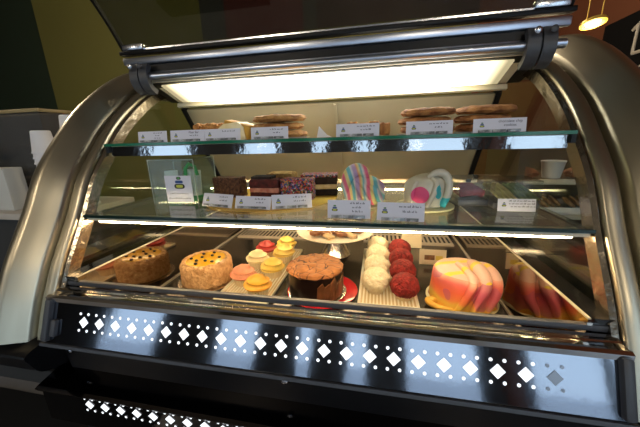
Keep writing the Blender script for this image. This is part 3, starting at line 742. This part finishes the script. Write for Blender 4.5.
for k, (a, r) in enumerate(((.3, .055), (1.1, .03), (1.5, .058), (2.3, .05), (2.9, .02), (3.4, .058), (4.1, .038), (4.6, .06), (5.2, .03), (5.7, .055))):
    MB().blob((r * math.cos(a), r * math.sin(a), .0945), .0062, .2, 2, 2, (1.15, 1, .75), seed=k).build('chocolate_drop', M['seed'], t)
# trays
def ribbed(w, d, label, loc, rz=0):
    t = MB(); t.mi = 1; t.box((0, 0, .002), (w, d, .004), bev=.001); t.mi = 0
    n = int(w / .0115)
    for k in range(n): t.box((-w / 2 + (k + .5) * w / n, 0, .0045), (.005, d - .012, .003))
    for sx_, sy_, dx_, dy_ in ((-1, 0, .004, d), (1, 0, .004, d), (0, -1, w, .004), (0, 1, w, .004)):
        t.box((sx_ * (w / 2 - .002), sy_ * (d / 2 - .002), .006), (dx_, dy_, .012), bev=.001)
    o = t.build('tray', [M['traymat'], M['kraft']], smooth=False); o.location = loc; o.rotation_euler = (0, 0, rz)
    return tag(o, label, 'tray', 'ribbed cupcake trays')
ribbed(.205, .50, 'pale ribbed tray holding the frosted cupcakes', (-.262, .548, zd + .0002))
ribbed(.205, .50, 'pale ribbed tray holding the white and red coconut cakes', (.252, .598, zd + .0002))
# cupcakes
M['wrap'] = mat('pleated_wrapper', (.80, .66, .42), .6)
frost = {k: mat('frosting_' + k, c, .42, var=.12, vscale=40, sss=.15) for k, c in dict(yellow=(.88, .62, .12), lemon=(.90, .66, .16), orange=(.84, .44, .05), pink=(.80, .34, .20), ivory=(.90, .76, .44), red=(.40, .022, .018)).items()}
def swirl(r, h, turns, z0):
    mb = MB(); rows = []; n = 44; rings = 22
    pr = []
    for i in range(rings + 1):
        u = i / rings; pr.append((r * (1 - u ** 1.9) ** .72 if i < rings else 0, z0 + h * u))
    def fn(a, i, rr, zz):
        ph = math.sin(a + turns * 2 * PI * (i / rings)); return rr * (1 + .10 * ph * (1 if i < rings else 0)), zz + .004 * math.cos(a + turns * 2 * PI * (i / rings)) * (1 - i / rings) * (1 if i > 0 else 0)
    mb.lathe([(r * .9, z0 - .004), (r * 1.02, z0 - .001)] + pr, n, fn=lambda a, i, rr, zz: fn(a, max(0, i - 2), rr, zz)); return mb
def cupcake(loc, kind, label, rz=0):
    t = thing('cupcake', label, 'cupcake', loc, rz, 'frosted cupcakes')
    n = 48
    mb = MB(); mb.lathe([(.032, 0), (.042, .036), (.040, .036), (0, .034)], n, fn=lambda a, i, r, z: (r * (1 + .03 * (1 if int(round(a / (2 * PI) * n)) % 2 else -1)) if i < 3 else r, z)); mb.build('wrapper', M['wrap'], t)
    swirl(.0485, .048, 2.6, .034).build('frosting', frost[kind], t, angle=60)
    return t
zt = zd + .0066
for x, y, k, lab in ((-.318, .705, 'red', 'deep red cupcake at the back of the frosted tray'), (-.236, .775, 'yellow', 'bright yellow cupcake at the very back of the frosted tray'),
                     (-.214, .668, 'lemon', 'lemon yellow cupcake below the back yellow one'), (-.312, .585, 'ivory', 'ivory frosted cupcake in front of the red one'),
                     (-.214, .512, 'yellow', 'glossy yellow cupcake beside the pink and ivory ones'), (-.308, .432, 'pink', 'peach pink frosted cupcake at the front of the tray'),
                     (-.216, .360, 'orange', 'golden orange cupcake at the front edge of the tray')):
    cupcake((x, y, zt), k, lab, x * 9 + y * 5)
# coconut-rolled cakes
M['cwhite'] = crumb('white_coconut', (.95, .86, .62), (.86, .70, .42), 90, .6)
M['cred'] = crumb('red_crumb', (.34, .018, .014), (.14, .006, .006), 90, .9)
proto = {}
PL = ['first', 'second', 'third', 'fourth']
for col in ('white', 'red'):
    for k in range(4):
        loc = ((.210 if col == 'white' else .309) + .002 * k, .445 + .115 * k - (.03 if col == 'red' else 0), zt)
        lab = '%s crumb coated ball cake, %s from the front of its row' % (col, PL[k])
        if col not in proto:
            t = thing('ball_cake', lab, 'cupcake', loc, 0, col + ' ball cakes')
            MB().lathe([(.026, 0), (.036, .020), (.034, .020), (0, .018)], 36, fn=lambda a, i, r, z: (r * (1 + .03 * (1 if int(round(a / (2 * PI) * 36)) % 2 else -1)) if i < 3 else r, z)).build('wrapper', M['wrap'], t)
            MB().blob((0, 0, .0475), .0475, .06, 3, 5, (1.04, 1.04, .92), seed=3 if col == 'red' else 1, fine=.055, ffreq=14).build('crumb_ball', M['cwhite' if col == 'white' else 'cred'], t, angle=80)
            proto[col] = t
        else: copy_tree(proto[col], lab, loc, k * 1.3)
# chocolate cake
o = disc('plate', .116, .006, M['redplate'], 'red glazed plate under the chocolate cake', (.012, .432, zd), 'plate', lip=.016)
o = disc('cake_board', .108, .004, M['silver'], 'silver board between the chocolate cake and its red plate', (-.004, .416, zd + .0075), group='round cake boards')
cm = mat('cracked_chocolate', (.22, .075, .018), .6); nb = NB(cm)
vo = nb.new('ShaderNodeTexVoronoi', feature='DISTANCE_TO_EDGE'); vo.inputs['Scale'].default_value = 26; _dn = nb.new('ShaderNodeTexNoise'); _dn.inputs['Scale'].default_value = 14; nb.L.new(nb.obj, _dn.inputs['Vector'])
_va = nb.new('ShaderNodeVectorMath', operation='MULTIPLY_ADD'); nb.L.new(_dn.outputs['Color'], _va.inputs[0]); _va.inputs[1].default_value = (.06, .06, .06); nb.L.new(nb.obj, _va.inputs[2]); nb.L.new(_va.outputs[0], vo.inputs['Vector'])
nb.color(nb.mix(nb.math('LESS_THAN', nb.math('ADD', vo.outputs['Distance'], nb.math('MULTIPLY', nb.noise(30), .12)), .085), nb.ramp(nb.noise(22), [(.35, (.30, .105, .026)), (.65, (.46, .18, .05))]), (.06, .016, .006)))
bp = nb.new('ShaderNodeBump'); bp.inputs['Strength'].default_value = .7; bp.inputs['Distance'].default_value = .01; nb.L.new(vo.outputs['Distance'], bp.inputs['Height']); nb.L.new(bp.outputs['Normal'], nb.b.inputs['Normal'])
M['chocside'] = mat('dark_chocolate_side', (.012, .005, .004), .3, var=.4, vscale=30, bump=.3, bscale=30)
M['shard'] = mat('chocolate_shard', (.17, .062, .022), .45, var=.4, vscale=25)
t = thing('cake', 'tall chocolate cake with a cracked brown top and dark sides', 'cake', (-.010, .414, zd + .0117)); t.scale = (1, 1, 1.09)
mb = MB(); mb.lathe([(.095, 0), (.098, .004), (.098, .05), (.097, .082), (.090, .085), (0, .085)], 56, fn=lambda a, i, r, z: (r + .002 * noise.noise(Vector((4 * math.cos(a), 4 * math.sin(a), z * 40))), z)); mb.build('cake_side', M['chocside'], t)
mb = MB(); mb.lathe([(.092, .080), (.101, .082), (.104, .088), (.099, .095), (.075, .099), (.045, .100), (.02, .101), (0, .101)], 64, fn=lambda a, i, r, z: (r * (1 + .035 * noise.noise(Vector((5 * math.cos(a), 5 * math.sin(a), 1)))) if i else r, z)); mb.cut(1); mb.rough(.005, 45, 4); mb.build('frosting_top', cm, t)
for k in range(13):
    a = -1.15 + k * .23 if k < 9 else 1.1 + (k - 9) * .6
    hgt = .062 + .03 * random.random()
    R_ = Matrix.Rotation(a, 3, 'Z')
    mb = MB(); pts = [(-.018, 0), (.016, .004), (.019, hgt * .6), (.004, hgt), (-.014, hgt * .8)]
    mb.prism(pts, -.0015, .0015, 'y')
    for v_ in mb.bm.verts:
        q = Matrix.Rotation(PI / 2 + .0, 3, 'Z') @ v_.co; q.x += .1025 + q.z * .02 - 8 * q.y * q.y; v_.co = R_ @ q
    mb.build('chocolate_shard', M['shard'], t, smooth=False)
# pink fondant cake
fm = mat('tie_dye_fondant', (.8, .4, .3), .42, sss=.12); nb = NB(fm)
s_ = nb.sep(nb.obj)
zz = nb.math('ADD', s_[2], nb.math('MULTIPLY', nb.math('SUBTRACT', nb.noise(9, 2), .5), .07))
side = nb.ramp(nb.math('DIVIDE', zz, .13), [(0, (.82, .42, .05)), (.16, (.78, .50, .08)), (.30, (.82, .26, .08)), (.50, (.80, .15, .07)), (.72, (.76, .15, .13)), (.86, (.86, .36, .24)), (1, (.88, .56, .42))])
lo = nb.math('MULTIPLY', nb.math('GREATER_THAN', nb.noise(11, 1), .56), .6)
side = nb.mix(lo, side, (.50, .10, .22))
yl = nb.math('ADD', nb.math('ADD', s_[1], nb.math('MULTIPLY', s_[0], -.28)), nb.math('MULTIPLY', nb.math('SUBTRACT', nb.noise(8, 1), .5), .01))
sw = nb.math('LESS_THAN', nb.math('ABSOLUTE', nb.math('SUBTRACT', nb.math('FRACT', nb.math('MULTIPLY', yl, 12.)), .5)), .13)
top = nb.mix(sw, (.88, .56, .44), (.90, .66, .05))
nb.color(nb.mix(nb.math('GREATER_THAN', nb.math('ADD', s_[2], nb.math('MULTIPLY', nb.noise(6, 1), .02)), .128), side, top)); M['tiedye'] = fm
disc('cake_board', .117, .004, M['board'], 'pale round board under the pink fondant cake', (.505, .452, zd), group='round cake boards')
t = thing('cake', 'large pink and orange fondant draped cake with yellow stripes', 'cake', (.506, .452, zd + .0042)); t.scale = (1, 1, .91)
def pk(a, i, r, z):
    fold = .05 * math.sin(9 * a + .6) * max(0, min(1, (.10 - z) / .08)) * (.4 + .6 * (math.cos(a + .5) > -.2))
    return r * (1 + fold), z - .010 * (math.cos(a) < -.2) * 0
mb = MB(); mb.lathe([(.108, 0), (.107, .004), (.104, .03), (.102, .06), (.101, .09), (.099, .108), (.092, .120), (.080, .126), (.05, .128), (0, .128)], 90, fn=pk); mb.build('fondant', fm, t, angle=60)
def fold(path, rr): MB().stube([Vector(p) for p in path], rr, 14).build('fondant_fold', fm, t, angle=70)
fold([(-.018, .02, .130), (-.006, -.045, .134), (.004, -.088, .118), (-.010, -.106, .075), (-.035, -.108, .02), (-.046, -.102, .002)], [.008, .012, .014, .013, .010, .006])
fold([(.030, .04, .128), (.028, -.02, .142), (.036, -.066, .136), (.040, -.094, .105), (.022, -.105, .06), (.004, -.108, .003)], [.012, .020, .021, .017, .013, .008])
fold([(.058, .03, .122), (.064, -.02, .132), (.078, -.055, .112), (.078, -.072, .07), (.062, -.086, .03), (.052, -.092, .002)], [.014, .021, .021, .018, .013, .008])
fold([(-.095, -.05, .012), (-.108, -.055, .014), (-.120, -.052, .012), (-.116, -.07, .009), (-.09, -.085, .006), (-.05, -.10, .008)], [.008, .012, .010, .010, .009, .006])
# pedestal stand with chocolates
t = thing('cake_stand', 'silver pedestal stand holding chocolates at the back of the deck', 'cake stand', (.01, .80, zd)); t.scale = (1, 1, .84)
MB().lathe([(.075, 0), (.074, .004), (.050, .05), (.030, .10), (.024, .128), (0, .128)], 40).build('pedestal', M['silver'], t)
MB().lathe([(.03, .128), (.15, .130), (.186, .142), (.188, .146), (.182, .146), (.15, .136), (0, .135)], 56).build('stand_plate', mat('pale_plate', (.72, .64, .52), .25), t)
M['choc'] = mat('milk_chocolate', (.20, .075, .028), .45, var=.4, vscale=60)
M['flake'] = mat('almond_flake', (.62, .42, .22), .6, var=.3, vscale=50)
for k in range(22):
    a = k * 2.4; r = .024 + .105 * math.sqrt(k / 22)
    mb = MB(); mb.box((0, 0, .0), (.048, .034, .016), bev=.004); mb.cut(2); mb.rough(.004, 70, k)
    o = mb.build('chocolate', M['choc'] if k % 3 else M['flake']); o.location = (.01 + r * math.cos(a), .80 + r * math.sin(a), zd + .125 + .0035 * (k % 3)); o.rotation_euler = (.15 * math.sin(k), .2 * math.cos(k), k)
    tag(o, 'milk chocolate chunk heaped on the pedestal stand' if k % 3 else 'almond flaked chocolate chunk heaped on the pedestal stand', 'chocolate', 'milk chocolates on the stand' if k % 3 else 'almond chocolates on the stand')
# photo cards at the back of the deck
def pcard(loc, w, h, label, pic):
    t = thing('picture_card', label, 'card', loc, 0, 'cards at the back of the deck'); t.rotation_euler = (-.15, 0, 0)
    MB().box((0, 0, h / 2), (w, .003, h)).build('card_sheet', mat('cream_card', (.80, .70, .50), .6), t, smooth=False)
    if pic:
        MB().box((-w * .12, -.0022, h * .48), (w * .38, .001, h * .32), bev=.0004).build('printed_picture', mat('brown_print', (.25, .11, .04), .6, var=.5, vscale=60), t, smooth=False)
        MB().box((w * .24, -.0022, h * .46), (w * .26, .001, h * .28)).build('printed_picture', mat('yellow_print', (.72, .55, .10), .6), t, smooth=False)
pcard((.455, .72, zd), .112, .068, 'cream picture card standing at the back near the pink cake', True)
pcard((.385, .915, zd), .10, .075, 'plain cream card standing behind the red ball cakes', False)

# ------------------------------------------------------------------ around the case
cm_ = mat('pale_counter', (.55, .50, .44), .4); dk = mat('dark_cabinet', (.03, .032, .03), .5)
t = thing('counter', 'low side counter with a pale top beside the case', 'counter', (-1.95, .64, FZ))
MB().box((0, 0, 1.045), (1.6, .40, .03), bev=.003).build('counter_top', cm_, t)
MB().box((0, .03, .515), (1.55, .34, 1.03)).build('counter_body', mat('grey_cabinet', (.045, .045, .045), .6), t, smooth=False)
ct = FZ + 1.06
M['binp'] = glass_mat('bin_plastic', (.50, .49, .46), ior=1.4, haze=.22, hazecol=(.32, .32, .32), rough=.1)
t = thing('storage_bin', 'translucent plastic bin with a tan rim on the side counter', 'bin', (-1.75, .72, ct))
bw, bd, bh = .74, .18, .46
MB().box((0, 0, .005), (bw, bd, .01)).build('bin_base', M['darktray'], t, smooth=False)
for c, d in (((0, -bd / 2, bh / 2), (bw, .004, bh - .01)), ((0, bd / 2, bh / 2), (bw, .004, bh - .01)), ((-bw / 2, 0, bh / 2), (.004, bd, bh - .01)), ((bw / 2, 0, bh / 2), (.004, bd, bh - .01))):
    MB().box((c[0], c[1], c[2] + .004), d).build('bin_wall', M['binp'], t, smooth=False)
rim = MB()
for c, d in (((0, -bd / 2 - .006, bh), (bw + .03, .014, .016)), ((0, bd / 2 + .006, bh), (bw + .03, .014, .016)), ((-bw / 2 - .006, 0, bh), (.014, bd, .016)), ((bw / 2 + .006, 0, bh), (.014, bd, .016))): rim.box(c, d, bev=.003)
rim.build('bin_rim', mat('tan_rim', (.36, .27, .12), .5), t)
for k, x in enumerate((-1.98, -1.72, -1.52)):
    o = MB().blob((0, 0, 0), (.070), .3, 2, 3, (1.1, .8, .9), flat=-.06, seed=k * 4).build('bundle', mat('dark_cloth', (.06, .05, .05), .8), None); o.location = (x, .72, ct + .0715)
    tag(o, ['dark bundle at the outer end of the plastic bin', 'dark bundle in the middle of the plastic bin', 'dark bundle in the plastic bin beside the cups'][k], 'bundle', 'bundles in the bin')
def cup_stack(x, y, n, z, lab):
    for k in range(n):
        o = MB().lathe([(0, .094), (.0325, .092), (.043, .006), (.0455, 0), (.0475, 0), (.0475, .005), (.0447, .009), (.0345, .094), (.031, .097), (0, .097)], 28).build('paper_cup', M['cupwhite']) if k == 0 and not hasattr(cup_stack, 'p') else cup_stack.p.copy()
        if not hasattr(cup_stack, 'p'): cup_stack.p = o
        else: C.objects.link(o)
        o.location = (x, y, z + .024 * k)
        tag(o, ('topmost cup of ' if k == n - 1 else '%s cup up in ' % ['first', 'second', 'third', 'fourth', 'fifth', 'sixth', 'seventh', 'eighth', 'ninth', 'tenth', 'eleventh', 'twelfth', 'thirteenth', 'fourteenth', 'fifteenth'][k]) + lab, 'cup', 'upturned paper cups')
cup_stack(-1.262, .53, 12, ct, 'the lower stack of upturned white paper cups')
cup_stack(-1.245, .655, 15, ct, 'the higher stack of upturned white paper cups')
o = MB().box((0, 0, .10), ((.15), .08, .20), bev=.004).build('paper_box', mat('white_box', (.60, .60, .56), .6)); o.location = (-1.56, .53, ct)
tag(o, 'plain white carton on the side counter before the bin', 'box')
t = thing('dispenser', 'black pump dispenser with a spout on the side counter', 'dispenser', (-1.70, .54, ct))
MB().lathe([(.045, 0), (.05, .01), (.05, .20), (.03, .235), (.018, .24), (.018, .26), (0, .26)], 28).build('bottle', M['black_plastic'], t)
MB().tube([(0, 0, .26), (0, 0, .285), (.05, 0, .292), (.13, -.01, .285)], [.010, .014, .016, .010], 10).build('spout', M['black_plastic'], t)
# shelving beyond the far end glass
wd = mat('dark_brown_wood', (.12, .07, .04), .5, var=.3, vscale=6)
t = thing('shelf_unit', 'dark wooden shelf unit standing beyond the case end', 'shelf unit', (1.225, 1.12, FZ))
for x in (-.385, .385): MB().box((x, 0, .66), (.03, .40, 1.32)).build('side_panel', wd, t, smooth=False)
MB().box((0, .19, .66), (.74, .02, 1.32)).build('back_panel', wd, t, smooth=False)
for z, lip_ in ((.975, 1), (1.135, 1), (.5, 0), (.05, 0)):
    sh = MB().box((0, -.01, z), (.74, .36, .02)).build('shelf_board', wd, t, smooth=False)
    if lip_: MB().box((0, -.194, z), (.74, .008, .024)).build('shelf_lip', mat('pale_lip', (.50, .47, .42), .35), sh, smooth=False)
o = MB().lathe([(.034, 0), (.046, .072), (.048, .074), (.048, .078), (.044, .078), (.0335, .006), (0, .006)], 32).build('paper_cup', M['cupwhite']); o.location = (.995, .985, FZ + 1.1452)
tag(o, 'single open white paper cup on the wooden shelf unit', 'cup')
M['roast'] = crumb('glazed_pastry', (.34, .11, .05), (.16, .04, .02), 30, .6)
M['cello'] = mat('wrapped_cookie', (.60, .40, .24), .18, col2=(.26, .13, .06), vscale=30, coat=.6, bump=.4, bscale=40)
for k in range(6):
    o = MB().blob((0, 0, 0), .042, .3, 2.5, 3, (1.1, .9, .6), flat=-.022, seed=k * 1.9).build('pastry', M['roast']); o.location = ((.892 if k < 3 else 1.095 + .11 * (k - 3)), (.985 + .082 * k if k < 3 else .99), FZ + 1.1452 + .022)
    tag(o, 'glazed reddish pastry on the upper board of the wooden shelf unit', 'pastry', 'glazed pastries on the shelf unit')
t = thing('tray', 'shallow pale tray of wrapped cookies on the wooden shelf unit', 'tray', (1.09, 1.02, FZ + .9852))
MB().box((0, 0, .004), (.34, .20, .008), bev=.002).build('tray_base', M['cupwhite'], t)
for c, d in (((0, -.098, .018), (.34, .004, .03)), ((0, .098, .018), (.34, .004, .03)), ((-.168, 0, .018), (.004, .19, .03)), ((.168, 0, .018), (.004, .19, .03))): MB().box(c, d).build('tray_side', M['cupwhite'], t, smooth=False)
for k in range(7):
    mb = MB(); mb.blob((0, 0, 0), .05, .15, 2, 3, (1.0, .62, .22), seed=k)
    o = mb.build('wrapped_cookie', M['cello']); o.location = (.975 + .038 * k, .985 + .022 * (k % 3), FZ + .9935 + .034); o.rotation_euler = (.5, .55, .6)
    tag(o, 'wrapped brown cookie lying in the pale tray', 'cookie', 'wrapped cookies in the tray')
# globe lamps added out of view to brighten the room 
lampm = emit_mat('added_globe_glow', (1, .80, .52), 9)
for i, (x, y) in enumerate(((-2.6, .9), (-.9, -1.6), (1.1, -2.2), (-2.9, -2.4), (.4, 1.9))):
    t = thing('added_globe', ['added globe lamp brightening the side counter', 'added globe lamp brightening the middle of the shop floor', 'added globe lamp brightening the shop near the brown wall windows', 'added globe lamp brightening the shop by the dark wall windows', 'added globe lamp brightening the wall behind the case'][i], 'lamp', (x, y, CZ), 0, 'added globe lamps')
    MB().lathe([(.06, -.02), (.06, 0), (0, 0)], 20).build('ceiling_rose', M['black_plastic'], t)
    MB().tube([(0, 0, -.01), (0, 0, -1.0)], .004, 6).build('cord', M['black_plastic'], t)
    MB().lathe([(0, -1.22), (.06, -1.205), (.10, -1.16), (.11, -1.11), (.10, -1.06), (.06, -1.01), (.02, -.995), (0, -.995)], 28).build('globe', lampm, t)
    ld = bpy.data.lights.new('added_globe_light', 'POINT'); ld.energy = (60, 25, 25, 25, 45)[i]; ld.color = (1, .84, .62); ld.shadow_soft_size = .13
    lo_ = bpy.data.objects.new('added_globe_light', ld); C.objects.link(lo_); lo_.location = (x, y, CZ - 1.36)
for sx_, lab in ((-1, 'black sheet standing in for the shaded floor beside the side counter'), (1, 'black sheet standing in for the shaded floor before the brown wall')):
    o = MB().box((0, 0, .006), (1.1, 1.5, .012), bev=.004).build('shade_sheet', mat('floor_shade_black', (.01, .01, .011), .8)); o.location = (sx_ * 1.40, -.32, FZ)  # black sheet laid in for the shade on the bare floor
    tag(o, lab, 'mat', 'floor shade sheets')
# wall board and hanging lamp
t = thing('chalkboard', 'black chalkboard with a chalk house drawing on the brown wall', 'chalkboard', (RX, 1.7, .25))
MB().box((-.012, 0, .5), (.02, 1.60, 1.0)).build('board', mat('blackboard', (.0035, .0035, .004), .8, spec=.15), t, smooth=False)
hd = MB()
def line3(a, b, w=.012): hd.tube([(-.0235, *a), (-.0235, *b)], w, 6)
HY = .40
for a, b in (((HY + .05, .72), (HY + .05, .90)), ((HY + .05, .90), (HY + .09, .88)), ((HY + .09, .88), (HY - .07, 1.0 - .02)), ((HY - .07, .98), (HY - .22, .88)), ((HY - .19, .88), (HY - .19, .72)), ((HY + .05, .72), (HY - .19, .72))): line3(a, b)
hd.tube([(-.0235, HY + .12 - .30 * math.sin(k * .2), .52 + .11 * (1 - (k / 4 - 1) ** 2)) for k in range(8)], .008, 6)
hd.build('chalk_drawing', mat('chalk', (.50, .45, .38), .8), t)
t = thing('pendant_lamp', 'small disc spotlight hanging on two wires near the brown wall', 'lamp', (1.167, 1.20, .93))
d = MB().lathe([(.033, .010), (.046, .010), (.050, .003), (.049, -.005), (.039, -.008), (.036, .003), (0, .006)], 32).build('lamp_disc', M['gold'], t); d.rotation_euler = (-.22, -.05, 0)
b = MB().lathe([(0, -.012), (.018, -.009), (.027, -.004), (.029, .002), (0, .004)], 28).build('bulb', emit_mat('halogen', (1, .72, .32), 9), t); b.rotation_euler = (-.22, -.05, 0)
for x in (-.028, .028): MB().tube([(x, 0, .005 + x * .4), (x * .9, 0, CZ - .93)], .0022, 6).build('wire', M['gold'], t)
ld = bpy.data.lights.new('pendant_glow', 'POINT'); ld.energy = 4; ld.color = (1, .7, .4); ld.shadow_soft_size = .05
lo_ = bpy.data.objects.new('pendant_glow', ld); C.objects.link(lo_); lo_.location = (1.167, 1.20, .89)

# ------------------------------------------------------------------ camera
cam = bpy.data.cameras.new('camera'); co = bpy.data.objects.new('camera', cam); C.objects.link(co); scene.camera = co
cam.sensor_width = 36; cam.lens = 286.95 / 640 * 36; cam.clip_start = .02
Rr = Matrix(((0.98058435, 0.19396487, -0.02884389), (0.02279812, -0.25885361, -0.96564748), (-0.19476804, 0.94624121, -0.25824983)))
right, down, fwd = Rr[0], Rr[1], Rr[2]
co.matrix_world = Matrix(((right[0], -down[0], -fwd[0], .20849), (right[1], -down[1], -fwd[1], -.52582), (right[2], -down[2], -fwd[2], .45913), (0, 0, 0, 1)))
vs = scene.view_settings
vs.view_transform = 'Standard'; vs.look = 'None'; vs.gamma = 1; vs.exposure = 0; vs.use_curve_mapping = False
scene.cycles.max_bounces = 10; scene.cycles.transparent_max_bounces = 24; scene.cycles.glossy_bounces = 6
scene.cycles.sample_clamp_indirect = 6
